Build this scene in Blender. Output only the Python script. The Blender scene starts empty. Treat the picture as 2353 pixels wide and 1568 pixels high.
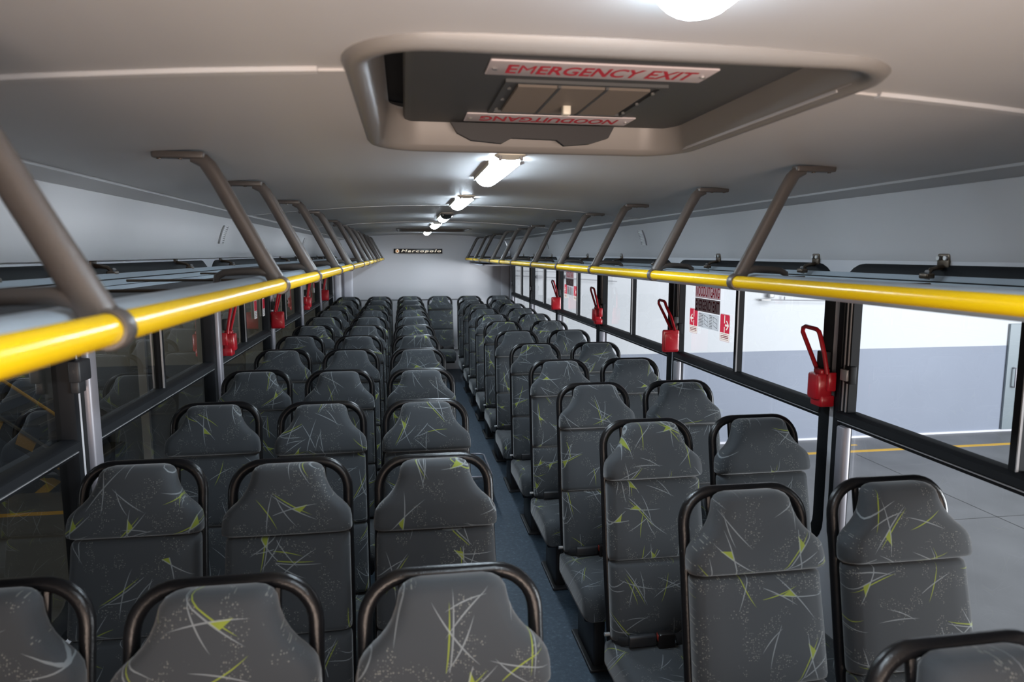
import bpy, bmesh, math, random
from mathutils import Vector, Matrix
C = bpy.context.scene.collection
SC = bpy.context.scene
PI = math.pi

# ------------------------------------------------------------------ camera, world, light, exposure
ZC = 1.72
cam = bpy.data.cameras.new('camera'); cam.sensor_width = 36.0; cam.lens = 24.0
cam.clip_start = 0.02
camo = bpy.data.objects.new('camera', cam); C.objects.link(camo); SC.camera = camo
d = Vector((928.0-1176.5, -(583.0-784.0), 1569.0)).normalized()     # bus axis (+Y) seen in the camera frame
u = Vector((0, 1, -d.y/d.z)).normalized()
r = u.cross(d)
if r.x < 0: r = -r
right = Vector((r.x, d.x, u.x)); up = Vector((r.y, d.y, u.y)); fwd = Vector((r.z, d.z, u.z))
camo.matrix_world = Matrix(((right.x, up.x, -fwd.x, 0), (right.y, up.y, -fwd.y, 0), (right.z, up.z, -fwd.z, ZC), (0, 0, 0, 1)))
cam.dof.use_dof = True; cam.dof.focus_distance = 3.5; cam.dof.aperture_fstop = 4.5

SC.view_settings.view_transform = 'Standard'; SC.view_settings.look = 'None'
SC.cycles.sample_clamp_indirect = 2.5; SC.cycles.use_adaptive_sampling = False; SC.cycles.light_sampling_threshold = 0.0; SC.view_settings.gamma = 1.0; SC.view_settings.exposure = 0.0
try: SC.view_settings.use_curve_mapping = False
except Exception: pass
w = bpy.data.worlds.new('world'); SC.world = w; w.use_nodes = True
w.node_tree.nodes['Background'].inputs[0].default_value = (0.55, 0.62, 0.72, 1)
w.node_tree.nodes['Background'].inputs[1].default_value = 0.010

def area(name, loc, target, sx, sy, energy, color, spread=180):
    l = bpy.data.lights.new(name, 'AREA'); l.shape = 'RECTANGLE'; l.size = sx; l.size_y = sy
    l.energy = energy; l.color = color; l.spread = math.radians(spread)
    o = bpy.data.objects.new(name, l); C.objects.link(o); o.location = loc
    o.rotation_euler = (Vector(target)-Vector(loc)).to_track_quat('-Z', 'Y').to_euler()
    return o
area('hall_wall_fill', (7.5, 5.0, 5.2), (7.0, 10.4, 0.4), 9, 3, 430, (0.90, 0.95, 1.0), 150)      # unseen area light added to brighten the hall's end wall
area('hall_door_daylight', (13.0, -1.0, 0.85), (0.3, 8.0, 1.0), 7, 4.4, 2750, (0.92, 0.96, 1.0))     # open roller door, front right
area('windscreen_daylight', (0.30, -1.65, 0.95), (0.30, -0.25, 2.0), 2.2, 0.7, 57, (1.0, 0.79, 0.66), 105)   # daylight through the windscreen behind
area('left_hall_fill', (-5.2, 7.2, 5.0), (-4.4, 10.4, 0.2), 3, 1.5, 52, (1.0, 0.86, 0.56))  # unseen dim fill added to light the left hall wall and stair

# ------------------------------------------------------------------ materials
def mat(name, col, rough=0.5, metal=0.0, spec=0.5, emit=None, strength=0, coat=0, noise=None, bump=None):
    m = bpy.data.materials.new(name); m.use_nodes = True
    nt = m.node_tree; b = nt.nodes['Principled BSDF']
    b.inputs['Base Color'].default_value = (*col, 1); b.inputs['Roughness'].default_value = rough
    b.inputs['Metallic'].default_value = metal; b.inputs['Specular IOR Level'].default_value = spec
    b.inputs['Coat Weight'].default_value = coat
    if emit:
        b.inputs['Emission Color'].default_value = (*emit, 1); b.inputs['Emission Strength'].default_value = strength
    if noise:
        scale, amt = noise
        tc = nt.nodes.new('ShaderNodeTexCoord'); n = nt.nodes.new('ShaderNodeTexNoise')
        n.inputs['Scale'].default_value = scale; n.inputs['Detail'].default_value = 6
        rp = nt.nodes.new('ShaderNodeMapRange'); rp.inputs[1].default_value = 0.3; rp.inputs[2].default_value = 0.7
        rp.inputs[3].default_value = 1-amt; rp.inputs[4].default_value = 1+amt
        mx = nt.nodes.new('ShaderNodeVectorMath'); mx.operation = 'SCALE'; mx.inputs[0].default_value = col
        nt.links.new(tc.outputs['Object'], n.inputs['Vector']); nt.links.new(n.outputs['Fac'], rp.inputs[0])
        nt.links.new(rp.outputs[0], mx.inputs['Scale']); nt.links.new(mx.outputs[0], b.inputs['Base Color'])
    if bump:
        scale, st = bump
        tc = nt.nodes.new('ShaderNodeTexCoord'); n = nt.nodes.new('ShaderNodeTexNoise'); n.inputs['Scale'].default_value = scale
        bp = nt.nodes.new('ShaderNodeBump'); bp.inputs['Strength'].default_value = st; bp.inputs['Distance'].default_value = 0.002
        nt.links.new(tc.outputs['Object'], n.inputs['Vector']); nt.links.new(n.outputs['Fac'], bp.inputs['Height'])
        nt.links.new(bp.outputs[0], b.inputs['Normal'])
    return m

class NX:                                   # small expression helper for math nodes
    def __init__(s, nt): s.nt = nt
    def __call__(s, op, *a):
        n = s.nt.nodes.new('ShaderNodeMath'); n.operation = op
        for i, x in enumerate(a):
            if isinstance(x, (int, float)): n.inputs[i].default_value = x
            else: s.nt.links.new(x, n.inputs[i])
        return n.outputs[0]

def fabric():
    m = bpy.data.materials.new('seat_fabric'); m.use_nodes = True
    nt = m.node_tree; b = nt.nodes['Principled BSDF']; M = NX(nt); L = nt.links.new
    uv = nt.nodes.new('ShaderNodeUVMap'); uv.uv_map = 'UVMap'
    oi = nt.nodes.new('ShaderNodeObjectInfo')
    off = nt.nodes.new('ShaderNodeCombineXYZ')
    L(M('MULTIPLY', oi.outputs['Random'], 53.0), off.inputs[0]); L(M('MULTIPLY', oi.outputs['Random'], 31.0), off.inputs[1])
    add = nt.nodes.new('ShaderNodeVectorMath'); add.operation = 'ADD'; L(uv.outputs[0], add.inputs[0]); L(off.outputs[0], add.inputs[1])
    white = lime = None
    def OR(a, c): return c if a is None else M('MAXIMUM', a, c)
    for k, size in enumerate((0.150, 0.112)):
        sc = nt.nodes.new('ShaderNodeVectorMath'); sc.operation = 'MULTIPLY_ADD'
        L(add.outputs[0], sc.inputs[0]); sc.inputs[1].default_value = (1/size,)*3; sc.inputs[2].default_value = (17.3*k, 5.1*k, 0)
        v = nt.nodes.new('ShaderNodeTexVoronoi'); v.voronoi_dimensions = '2D'; v.inputs['Scale'].default_value = 1; v.inputs['Randomness'].default_value = 0.75
        L(sc.outputs[0], v.inputs['Vector'])
        loc = nt.nodes.new('ShaderNodeVectorMath'); loc.operation = 'SUBTRACT'; L(sc.outputs[0], loc.inputs[0]); L(v.outputs['Position'], loc.inputs[1])
        cs = nt.nodes.new('ShaderNodeSeparateColor'); L(v.outputs['Color'], cs.inputs[0])
        rot = nt.nodes.new('ShaderNodeVectorRotate'); rot.rotation_type = 'Z_AXIS'; L(loc.outputs[0], rot.inputs['Vector'])
        L(M('MULTIPLY', cs.outputs[0], 6.283), rot.inputs['Angle'])
        sx = nt.nodes.new('ShaderNodeSeparateXYZ'); L(rot.outputs[0], sx.inputs[0])
        x, y = sx.outputs[0], sx.outputs[1]
        show = M('GREATER_THAN', cs.outputs[1], 0.18 if k == 0 else 0.46)
        wd = 0.0102 if k == 0 else 0.0125
        def stroke(xx, yy, curve, offy, x0, length, width):
            xs = M('SUBTRACT', xx, x0)
            q = M('MULTIPLY', xs, xs)
            dist = M('ABSOLUTE', M('SUBTRACT', M('SUBTRACT', yy, offy), M('MULTIPLY', q, curve)))
            tap = M('MULTIPLY', M('MAXIMUM', M('SUBTRACT', 1.0, M('MULTIPLY', q, 1/(length*length))), 0.0), width)
            return M('LESS_THAN', dist, tap)
        s1 = stroke(x, y, 0.13, 0.0, 0.05, 0.50, wd)
        s1b = stroke(x, y, 0.13, 0.045, 0.0, 0.42, wd*0.95)
        a = 0.75
        xr = M('ADD', M('MULTIPLY', x, math.cos(a)), M('MULTIPLY', y, math.sin(a)))
        yr = M('SUBTRACT', M('MULTIPLY', y, math.cos(a)), M('MULTIPLY', x, math.sin(a)))
        s2 = stroke(xr, yr, -0.2, -0.03, 0.03, 0.46, wd)
        a2 = -0.45
        xq = M('ADD', M('MULTIPLY', x, math.cos(a2)), M('MULTIPLY', y, math.sin(a2)))
        yq = M('SUBTRACT', M('MULTIPLY', y, math.cos(a2)), M('MULTIPLY', x, math.sin(a2)))
        s3 = stroke(xq, yq, 0.3, -0.13, 0.0, 0.36, wd*0.9)
        tri = M('MULTIPLY', M('GREATER_THAN', y, M('ADD', M('MULTIPLY', M('MULTIPLY', x, x), 0.13), 0.0)),
                M('MULTIPLY', M('LESS_THAN', yr, -0.03), M('LESS_THAN', M('ADD', x, M('MULTIPLY', y, -0.25)), 0.20)))
        if k == 0:
            wh = M('MAXIMUM', M('MAXIMUM', s1, s2), M('MULTIPLY', s3, M('GREATER_THAN', cs.outputs[2], 0.5)))
            li = M('MAXIMUM', M('MULTIPLY', s1b, M('GREATER_THAN', cs.outputs[2], 0.3)), M('MULTIPLY', tri, M('GREATER_THAN', cs.outputs[1], 0.55)))
        else:
            wh = M('MAXIMUM', s1, M('MULTIPLY', s3, M('GREATER_THAN', cs.outputs[2], 0.4)))
            li = M('MULTIPLY', s2, M('LESS_THAN', cs.outputs[2], 0.45))
        white = OR(white, M('MULTIPLY', wh, show)); lime = OR(lime, M('MULTIPLY', li, show))
    v2 = nt.nodes.new('ShaderNodeTexVoronoi'); v2.voronoi_dimensions = '2D'; v2.inputs['Scale'].default_value = 230; v2.inputs['Randomness'].default_value = 1
    L(add.outputs[0], v2.inputs['Vector'])
    c2 = nt.nodes.new('ShaderNodeSeparateColor'); L(v2.outputs['Color'], c2.inputs[0])
    nz = nt.nodes.new('ShaderNodeTexNoise'); nz.noise_dimensions = '2D'; nz.inputs['Scale'].default_value = 16; nz.inputs['Detail'].default_value = 1; L(add.outputs[0], nz.inputs['Vector'])
    sp = M('MULTIPLY', M('LESS_THAN', v2.outputs['Distance'], M('MULTIPLY', c2.outputs[1], 0.34)),
           M('MULTIPLY', M('GREATER_THAN', c2.outputs[0], 0.45), M('GREATER_THAN', nz.outputs['Fac'], 0.56)))
    def mix(f, c1, col):
        n = nt.nodes.new('ShaderNodeMix'); n.data_type = 'RGBA'; L(f, n.inputs['Factor'])
        if isinstance(c1, tuple): n.inputs['A'].default_value = (*c1, 1)
        else: L(c1, n.inputs['A'])
        n.inputs['B'].default_value = (*col, 1); return n.outputs['Result']
    fine = nt.nodes.new('ShaderNodeTexNoise'); fine.inputs['Scale'].default_value = 900; L(add.outputs[0], fine.inputs['Vector'])
    base = mix(fine.outputs['Fac'], (0.036, 0.041, 0.046), (0.050, 0.056, 0.063))
    c = mix(M('MULTIPLY', sp, 0.75), base, (0.20, 0.205, 0.185))
    c = mix(M('MULTIPLY', lime, 0.85), c, (0.23, 0.28, 0.030))
    c = mix(M('MULTIPLY', white, 0.62), c, (0.27, 0.30, 0.315))
    L(c, b.inputs['Base Color']); b.inputs['Roughness'].default_value = 0.82
    b.inputs['Sheen Weight'].default_value = 0.25; b.inputs['Sheen Roughness'].default_value = 0.4
    b.inputs['Specular IOR Level'].default_value = 0.25
    bp = nt.nodes.new('ShaderNodeBump'); bp.inputs['Strength'].default_value = 0.15; bp.inputs['Distance'].default_value = 0.001
    L(fine.outputs['Fac'], bp.inputs['Height']); L(bp.outputs[0], b.inputs['Normal'])
    return m

def glass(tint, ior=1.62):
    m = bpy.data.materials.new('window_glass'); m.use_nodes = True; nt = m.node_tree; nt.nodes.clear()
    out = nt.nodes.new('ShaderNodeOutputMaterial'); t = nt.nodes.new('ShaderNodeBsdfTransparent'); g = nt.nodes.new('ShaderNodeBsdfGlossy')
    t.inputs[0].default_value = (*tint, 1); g.inputs['Roughness'].default_value = 0.0; g.inputs[0].default_value = (1, 1, 1, 1)
    fr = nt.nodes.new('ShaderNodeFresnel'); ge = nt.nodes.new('ShaderNodeNewGeometry')
    mi = nt.nodes.new('ShaderNodeMapRange'); mi.inputs[3].default_value = ior; mi.inputs[4].default_value = 1/ior   # a thin pane reflects alike from both faces
    nt.links.new(ge.outputs['Backfacing'], mi.inputs[0]); nt.links.new(mi.outputs[0], fr.inputs['IOR'])
    mx = nt.nodes.new('ShaderNodeMixShader')
    nt.links.new(fr.outputs[0], mx.inputs[0]); nt.links.new(t.outputs[0], mx.inputs[1]); nt.links.new(g.outputs[0], mx.inputs[2])
    nt.links.new(mx.outputs[0], out.inputs[0]); return m

def carpet():
    m = mat('floor_vinyl', (0.03, 0.05, 0.075), 0.55); nt = m.node_tree; b = nt.nodes['Principled BSDF']
    tc = nt.nodes.new('ShaderNodeTexCoord'); n = nt.nodes.new('ShaderNodeTexNoise'); n.inputs['Scale'].default_value = 55; n.inputs['Detail'].default_value = 8; n.inputs['Roughness'].default_value = 0.75
    r_ = nt.nodes.new('ShaderNodeValToRGB'); e = r_.color_ramp.elements
    e[0].position = 0.42; e[0].color = (0.030, 0.048, 0.070, 1); e[1].position = 0.72; e[1].color = (0.14, 0.19, 0.24, 1)
    k = e.new(0.58); k.color = (0.044, 0.068, 0.096, 1)
    nt.links.new(tc.outputs['Object'], n.inputs['Vector']); nt.links.new(n.outputs['Fac'], r_.inputs[0]); nt.links.new(r_.outputs[0], b.inputs['Base Color'])
    return m

def vinyl_print(name, col, amt=0.65):
    m = mat(name, col, 0.5); nt = m.node_tree; b = nt.nodes['Principled BSDF']; out = nt.nodes['Material Output']
    t = nt.nodes.new('ShaderNodeBsdfTranslucent'); t.inputs[0].default_value = (*col, 1)
    mx = nt.nodes.new('ShaderNodeMixShader'); mx.inputs[0].default_value = amt
    nt.links.new(b.outputs[0], mx.inputs[1]); nt.links.new(t.outputs[0], mx.inputs[2]); nt.links.new(mx.outputs[0], out.inputs[0]); return m
M_ = dict(
    vpale=vinyl_print('translucent_pale_vinyl', (0.62, 0.52, 0.54)), vshade=vinyl_print('translucent_grey_vinyl', (0.30, 0.255, 0.26)),
    vred=vinyl_print('translucent_red_vinyl', (0.50, 0.03, 0.06)), vdark=vinyl_print('translucent_dark_red_vinyl', (0.16, 0.012, 0.03)), vwhite=vinyl_print('translucent_cream_vinyl', (0.75, 0.68, 0.62)),
    film=glass((0.90, 0.91, 0.92)),
    fabric=fabric(), vinyl=carpet(),
    ceil=mat('ceiling_laminate', (0.50, 0.495, 0.50), 0.42, spec=0.4, noise=(1.5, 0.02)),
    cove=mat('cove_laminate', (0.62, 0.61, 0.62), 0.38, spec=0.45),
    wall=mat('wall_laminate', (0.60, 0.60, 0.63), 0.42, spec=0.45),
    trimlight=mat('pale_trim', (0.62, 0.62, 0.68), 0.35),
    black=mat('black_powder_coat', (0.007, 0.007, 0.008), 0.28, spec=0.36, bump=(350, 0.25)),
    rubber=mat('black_rubber', (0.008, 0.009, 0.011), 0.6, spec=0.18),
    darkplast=mat('dark_plastic', (0.020, 0.021, 0.024), 0.5),
    shell=mat('grey_plastic_shell', (0.030, 0.034, 0.038), 0.5),
    yellow=mat('yellow_powder_coat', (0.93, 0.585, 0.004), 0.26, spec=0.5),
    bracket=mat('grey_hammered_casting', (0.085, 0.073, 0.066), 0.36, spec=0.55, bump=(500, 0.2)),
    alu=mat('bluegrey_aluminium', (0.44, 0.51, 0.57), 0.30, metal=0.12),
    alubright=mat('bright_aluminium', (0.30, 0.29, 0.32), 0.45, metal=0.35),
    felt=mat('rack_felt', (0.085, 0.083, 0.085), 0.95, noise=(260, 0.35)),
    bronze=mat('bronze_steel', (0.10, 0.075, 0.055), 0.35, metal=0.7),
    bolt=mat('zinc_bolt', (0.6, 0.6, 0.6), 0.3, metal=0.9),
    red=mat('red_plastic', (0.36, 0.010, 0.018), 0.28, spec=0.5, coat=0.2),
    redpaint=mat('red_print', (0.55, 0.025, 0.05), 0.5),
    darkred=mat('dark_red_print', (0.16, 0.012, 0.025), 0.5),
    white=mat('white_print', (0.78, 0.76, 0.76), 0.5),
    greyplate=mat('grey_pink_plate', (0.52, 0.47, 0.49), 0.45),
    shadeplate=mat('grey_back_plate', (0.20, 0.17, 0.175), 0.5),
    greyprint=mat('grey_print', (0.25, 0.25, 0.27), 0.6),
    hatch=mat('dark_grey_panel', (0.058, 0.062, 0.066), 0.55),
    hatchframe=mat('grey_moulding', (0.19, 0.178, 0.168), 0.40, spec=0.4),
    grille=mat('brown_grille', (0.13, 0.11, 0.093), 0.6),
    dim=mat('painted_void_shade', (0.006, 0.007, 0.009), 0.8),
    lampcap=mat('cream_lamp_cap', (0.75, 0.72, 0.62), 0.4),
    lampdark=mat('dark_lamp_cap', (0.03, 0.035, 0.04), 0.5),
    lamp=mat('lamp_diffuser', (0.9, 0.9, 0.9), 0.4, emit=(0.74, 0.88, 1.0), strength=74.0),
    signblack=mat('sign_black', (0.010, 0.008, 0.008), 0.35),
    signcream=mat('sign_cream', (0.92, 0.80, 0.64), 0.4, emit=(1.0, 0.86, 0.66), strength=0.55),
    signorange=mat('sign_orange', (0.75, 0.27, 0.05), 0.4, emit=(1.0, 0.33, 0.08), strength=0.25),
    glassR=glass((0.97, 0.98, 0.98)), glassL=glass((0.80, 0.82, 0.77), 3.4),
    hallwhite=mat('hall_white_paint', (0.50, 0.512, 0.535), 0.7, noise=(0.8, 0.012)),
    hallgrey=mat('hall_grey_paint', (0.20, 0.225, 0.285), 0.6, noise=(0.7, 0.05)),
    concrete=mat('hall_concrete', (0.118, 0.120, 0.126), 0.45, noise=(1.3, 0.18)),
    lineyellow=mat('floor_line_yellow', (0.62, 0.36, 0.03), 0.6),
    doorgrey=mat('door_grey', (0.20, 0.235, 0.26), 0.5),
    steel=mat('stair_steel', (0.22, 0.22, 0.22), 0.45, metal=0.5),
    stairdark=mat('stair_dark', (0.03, 0.03, 0.03), 0.6),
    hazardyellow=mat('hazard_yellow', (0.60, 0.34, 0.015), 0.5),
    silver=mat('silver_latch', (0.34, 0.34, 0.35), 0.4, metal=0.3),
    orange=mat('red_release', (0.35, 0.04, 0.03), 0.4),
)

# ------------------------------------------------------------------ mesh helpers
class MB:
    def __init__(s): s.v = []; s.f = []; s.uv = {}
    def add(s, vs, fs):
        n = len(s.v); s.v += [tuple(p) for p in vs]; s.f += [tuple(i+n for i in f) for f in fs]; return n
    def box(s, x0, x1, y0, y1, z0, z1):
        s.add([(x0,y0,z0),(x1,y0,z0),(x1,y1,z0),(x0,y1,z0),(x0,y0,z1),(x1,y0,z1),(x1,y1,z1),(x0,y1,z1)],
              [(0,3,2,1),(4,5,6,7),(0,1,5,4),(1,2,6,5),(2,3,7,6),(3,0,4,7)])
        return s
    def loft(s, rings, cap=True, closed=False):
        n = len(rings[0]); vs = [p for r_ in rings for p in r_]; fs = []
        R = len(rings)
        for i in range(R if closed else R-1):
            a = i*n; b = ((i+1) % R)*n
            for j in range(n):
                k = (j+1) % n; fs.append((a+j, a+k, b+k, b+j))
        if cap and not closed:
            fs.append(tuple(range(n-1, -1, -1))); fs.append(tuple((R-1)*n+j for j in range(n)))
        s.add(vs, fs); return s
    def tube(s, path, rad, n=10, closed=False, squash=1.0, ref=(0, 1, 0)):
        P = [Vector(p) for p in path]; rings = []
        for i, p in enumerate(P):
            if closed: t = P[(i+1) % len(P)]-P[i-1]
            else: t = P[min(i+1, len(P)-1)]-P[max(i-1, 0)]
            t.normalize()
            a = Vector(ref); a = a-t*a.dot(t)
            if a.length < 1e-4: a = Vector((1, 0, 0)); a = a-t*a.dot(t)
            a.normalize(); b = t.cross(a)
            rr = rad[i] if isinstance(rad, (list, tuple)) else rad
            rings.append([p+a*(rr*math.cos(2*PI*k/n))+b*(rr*squash*math.sin(2*PI*k/n)) for k in range(n)])
        return s.loft(rings, closed=closed)
    def cyl(s, p0, p1, rad, n=14): return s.tube([p0, p1], rad, n)
    def rbox(s, x0, x1, y0, y1, z0, z1, r_=0.01, c=3, axis='z'):
        """box with rounded vertical edges and chamfered caps, extruded along axis"""
        def rr(ax0, ax1, ay0, ay1, q):
            q = max(min(q, (ax1-ax0)/2-1e-5, (ay1-ay0)/2-1e-5), 1e-5); out = []
            for cx, cy, a0 in ((ax1-q, ay1-q, 0), (ax0+q, ay1-q, PI/2), (ax0+q, ay0+q, PI), (ax1-q, ay0+q, 1.5*PI)):
                for k in range(c+1):
                    a = a0+PI/2*k/c; out.append((cx+q*math.cos(a), cy+q*math.sin(a)))
            return out
        if axis == 'z': A = (x0, x1, y0, y1, z0, z1); f = lambda p, h: (p[0], p[1], h)
        elif axis == 'y': A = (z0, z1, x0, x1, y0, y1); f = lambda p, h: (p[1], h, p[0])
        else: A = (y0, y1, z0, z1, x0, x1); f = lambda p, h: (h, p[0], p[1])
        e = min(r_*0.6, (A[5]-A[4])*0.45)
        rings = []
        for h, ins in ((A[4], e), (A[4]+e*0.3, e*0.3), (A[4]+e, 0), (A[5]-e, 0), (A[5]-e*0.3, e*0.3), (A[5], e)):
            rings.append([f(p, h) for p in rr(A[0]+ins, A[1]-ins, A[2]+ins, A[3]-ins, r_-ins*0.5)])
        return s.loft(rings)
    def prism(s, poly, f, h0, h1):
        """polygon (list of 2D) placed with f(p,h)"""
        n = len(poly)
        s.add([f(p, h0) for p in poly]+[f(p, h1) for p in poly],
              [tuple(range(n-1, -1, -1)), tuple(range(n, 2*n))]+[(i, (i+1) % n, n+(i+1) % n, n+i) for i in range(n)])
        return s
    def mesh(s, name, m, off=(0, 0, 0), smooth=True, uvf=None):
        me = bpy.data.meshes.new(name)
        me.from_pydata([(a-off[0], b-off[1], c-off[2]) for a, b, c in s.v], [], s.f)
        bm = bmesh.new(); bm.from_mesh(me); bmesh.ops.recalc_face_normals(bm, faces=bm.faces[:]); bm.to_mesh(me); bm.free()
        if uvf:
            uvl = me.uv_layers.new(name='UVMap')
            for lp in me.loops: uvl.data[lp.index].uv = uvf(me.vertices[lp.vertex_index].co)
        me.materials.append(m)
        if smooth:
            for p in me.polygons: p.use_smooth = True
            try: me.set_sharp_from_angle(angle=math.radians(42))
            except Exception: pass
        return me
    def build(s, name, m, parent=None, smooth=True, uvf=None):
        if parent is None:
            xs, ys, zs = zip(*s.v); off = ((min(xs)+max(xs))/2, (min(ys)+max(ys))/2, min(zs))
        else:
            off = Vector((0, 0, 0)); q = parent
            while q: off += q.location; q = q.parent
        o = bpy.data.objects.new(name, s.mesh(name, m, off, smooth, uvf)); C.objects.link(o)
        if parent is None: o.location = off
        else: o.parent = parent
        return o

def tag(o, label, cat, group=None, kind=None):
    if label: o['label'] = label
    if cat: o['category'] = cat
    if group: o['group'] = group
    if kind: o['kind'] = kind
    return o
def thing(name, loc, label, cat, group=None):
    o = bpy.data.objects.new(name, None); C.objects.link(o); o.location = loc; o.empty_display_size = 0.05
    return tag(o, label, cat, group)
def struct(o): o['kind'] = 'structure'; return o

def copy_tree(o, parent=None):
    c = o.copy(); C.objects.link(c)
    if parent: c.parent = parent
    for ch in [q for q in o.children]: copy_tree(ch, c)
    return c
ORD = ['first', 'second', 'third', 'fourth', 'fifth', 'sixth', 'seventh', 'eighth', 'ninth', 'tenth', 'eleventh', 'twelfth', 'thirteenth']

def text_mesh(s, size_w, size_h, bold=0.0, shear=0.0, spacing=1.0):
    """flat lettering: (verts2d, faces) scaled to size_w x size_h and centred; M keeps its plain weight because its bold outline folds over itself"""
    def raw(off):
        cu = bpy.data.curves.new('t', 'FONT'); cu.body = s; cu.align_x = 'CENTER'; cu.align_y = 'CENTER'; cu.offset = off; cu.shear = shear
        cu.space_character = spacing; cu.resolution_u = 3
        o = bpy.data.objects.new('t', cu); C.objects.link(o)
        dg = bpy.context.evaluated_depsgraph_get(); me = bpy.data.meshes.new_from_object(o.evaluated_get(dg))
        vs = [v.co.copy() for v in me.vertices]; fs = [tuple(p.vertices) for p in me.polygons]
        bpy.data.objects.remove(o); bpy.data.curves.remove(cu); bpy.data.meshes.remove(me)
        par = list(range(len(vs)))
        def find(a):
            while par[a] != a: par[a] = par[par[a]]; a = par[a]
            return a
        for f in fs:
            for a in f[1:]: par[find(a)] = find(f[0])
        comp = {}
        for f in fs: comp.setdefault(find(f[0]), []).append(f)
        parts = sorted(comp.values(), key=lambda F: sum(vs[a].x for f in F for a in f)/sum(len(f) for f in F))
        return [[[(vs[a].x, vs[a].y) for a in f] for f in F] for F in parts]
    P = raw(bold); chars = s.replace(' ', '')
    if bold and 'M' in chars:
        Q = raw(0.0)
        if len(P) == len(Q) == len(chars):
            for k, ch in enumerate(chars):
                if ch == 'M': P[k] = Q[k]
    V = []; F_ = []
    for G in P:
        for f in G:
            F_.append(tuple(range(len(V), len(V)+len(f)))); V += f
    x0, x1 = min(v[0] for v in V), max(v[0] for v in V); y0, y1 = min(v[1] for v in V), max(v[1] for v in V)
    return [((x-(x0+x1)/2)/(x1-x0)*size_w, (y-(y0+y1)/2)/(y1-y0)*size_h) for x, y in V], F_
def text(mb, s, w_, h_, org, rt, upv, **k):
    vs, fs = text_mesh(s, w_, h_, **k); org, rt, upv = Vector(org), Vector(rt), Vector(upv)
    mb.add([org+rt*x+upv*y for x, y in vs], fs); return mb
def flat(mb, poly, org, rt, upv):
    org, rt, upv = Vector(org), Vector(rt), Vector(upv)
    mb.add([org+rt*x+upv*y for x, y in poly], [tuple(range(len(poly)))]); return mb
def rrpoly(x0, x1, y0, y1, q, c=4):
    out = []
    for cx, cy, a0 in ((x1-q, y1-q, 0), (x0+q, y1-q, PI/2), (x0+q, y0+q, PI), (x1-q, y0+q, 1.5*PI)):
        for k in range(c+1):
            a = a0+PI/2*k/c; out.append((cx+q*math.cos(a), cy+q*math.sin(a)))
    return out

# ------------------------------------------------------------------ the bus shell
XL, XR, XM = -1.01, 1.56, 0.285
YF, YB = -1.7, 10.15
def cz(x): return 2.0-0.054*(x-0.29)**2
MB().box(XL-0.04, XR+0.04, YF, YB+0.05, -0.06, 0).build('floor', M_['vinyl'])['kind'] = 'structure'

# ceiling: arched sheets with a lapped joint at each seam, hole for the two roof hatches
HX0, HX1 = -0.055, 0.715                   # hatch opening
def ceiling():
    mb = MB(); seams = [YF, 1.08, 4.0, 6.05, 8.75, YB]
    xs = [-0.83, -0.7, -0.5, -0.3, -0.15, HX0, 0.1, 0.29, 0.48, 0.62, HX1, 0.85, 1.0, 1.15, 1.28, 1.41]
    holes = [(0.93, 1.80), (7.41, 8.39)]
    for i in range(len(seams)-1):
        a, b = seams[i], seams[i+1]
        lift = 0.004 if i % 2 else 0.0
        ys = sorted(set([a, b]+[h for p in holes for h in p if a < h < b]))
        for j in range(len(ys)-1):
            y0, y1 = ys[j], ys[j+1]; ymid = (y0+y1)/2
            inh = any(h[0] < ymid < h[1] for h in holes)
            for k in range(len(xs)-1):
                if inh and xs[k] >= HX0-1e-6 and xs[k+1] <= HX1+1e-6: continue
                q = [(xs[k], y0), (xs[k+1], y0), (xs[k+1], y1), (xs[k], y1)]
                lo = [(x, y, cz(x)-lift) for x, y in q]; hi = [(x, y, cz(x)+0.03) for x, y in q]
                mb.add(lo+hi, [(0, 1, 2, 3), (7, 6, 5, 4), (0, 4, 5, 1), (1, 5, 6, 2), (2, 6, 7, 3), (3, 7, 4, 0)])
    for h0, h1 in holes:                   # rounded-off hole corners
        for (cx_, sx_) in ((HX0, 1), (HX1, -1)):
            for (cy_, sy_) in ((h0, 1), (h1, -1)):
                tri = [(cx_, cy_), (cx_+sx_*0.05, cy_), (cx_, cy_+sy_*0.05)]
                lf = 0.0 if cy_ < 1.08 else 0.004
                mb.prism(tri, lambda p, hh: (p[0], p[1], cz(p[0])-lf+hh), 0, 0.03)
    return mb.build('ceiling', M_['ceil'])
struct(ceiling())
for n_, y in enumerate((1.08, 4.0, 6.05, 8.75)):      # thin half-round joint strips
    mb = MB(); xs = [-0.82+0.07*k for k in range(33)]
    if n_ == 0:
        parts = [[x for x in xs if x <= -0.10], [x for x in xs if x >= 0.76]]
    else: parts = [xs]
    for pp in parts:
        mb.loft([[(x, y-0.012, cz(x)), (x, y-0.008, cz(x)-0.006), (x, y+0.006, cz(x)-0.007), (x, y+0.014, cz(x))] for x in pp])
    struct(mb.build('trim_%d' % (n_+1), M_['ceil']))
# side coves
for n_, sgn in ((5, -1), (6, 1)):
    X = lambda dx: XM+sgn*dx
    prof = [(1.125, 1.930), (1.118, 1.921), (1.135, 1.917), (1.205, 1.906)]
    mb = MB(); t = 0.012
    def strip(prof, y0, y1):
        n = len(prof); out = [(p[0]+t*0.8, p[1]+t) for p in prof]
        mb.loft([[(X(a), y, b) for a, b in prof]+[(X(a), y, b) for a, b in reversed(out)] for y in (y0, y1)])
    strip(prof, YF, YB)
    struct(mb.build('trim_%d' % n_, M_['ceil']))
    mb = MB()
    cv = [(1.205, 1.905), (1.222, 1.88), (1.240, 1.84), (1.256, 1.79), (1.267, 1.74), (1.273, 1.70), (1.275, 1.697)]
    strip(cv, YF, YB)
    struct(mb.build('trim_%d' % (n_+2), M_['cove']))
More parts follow.
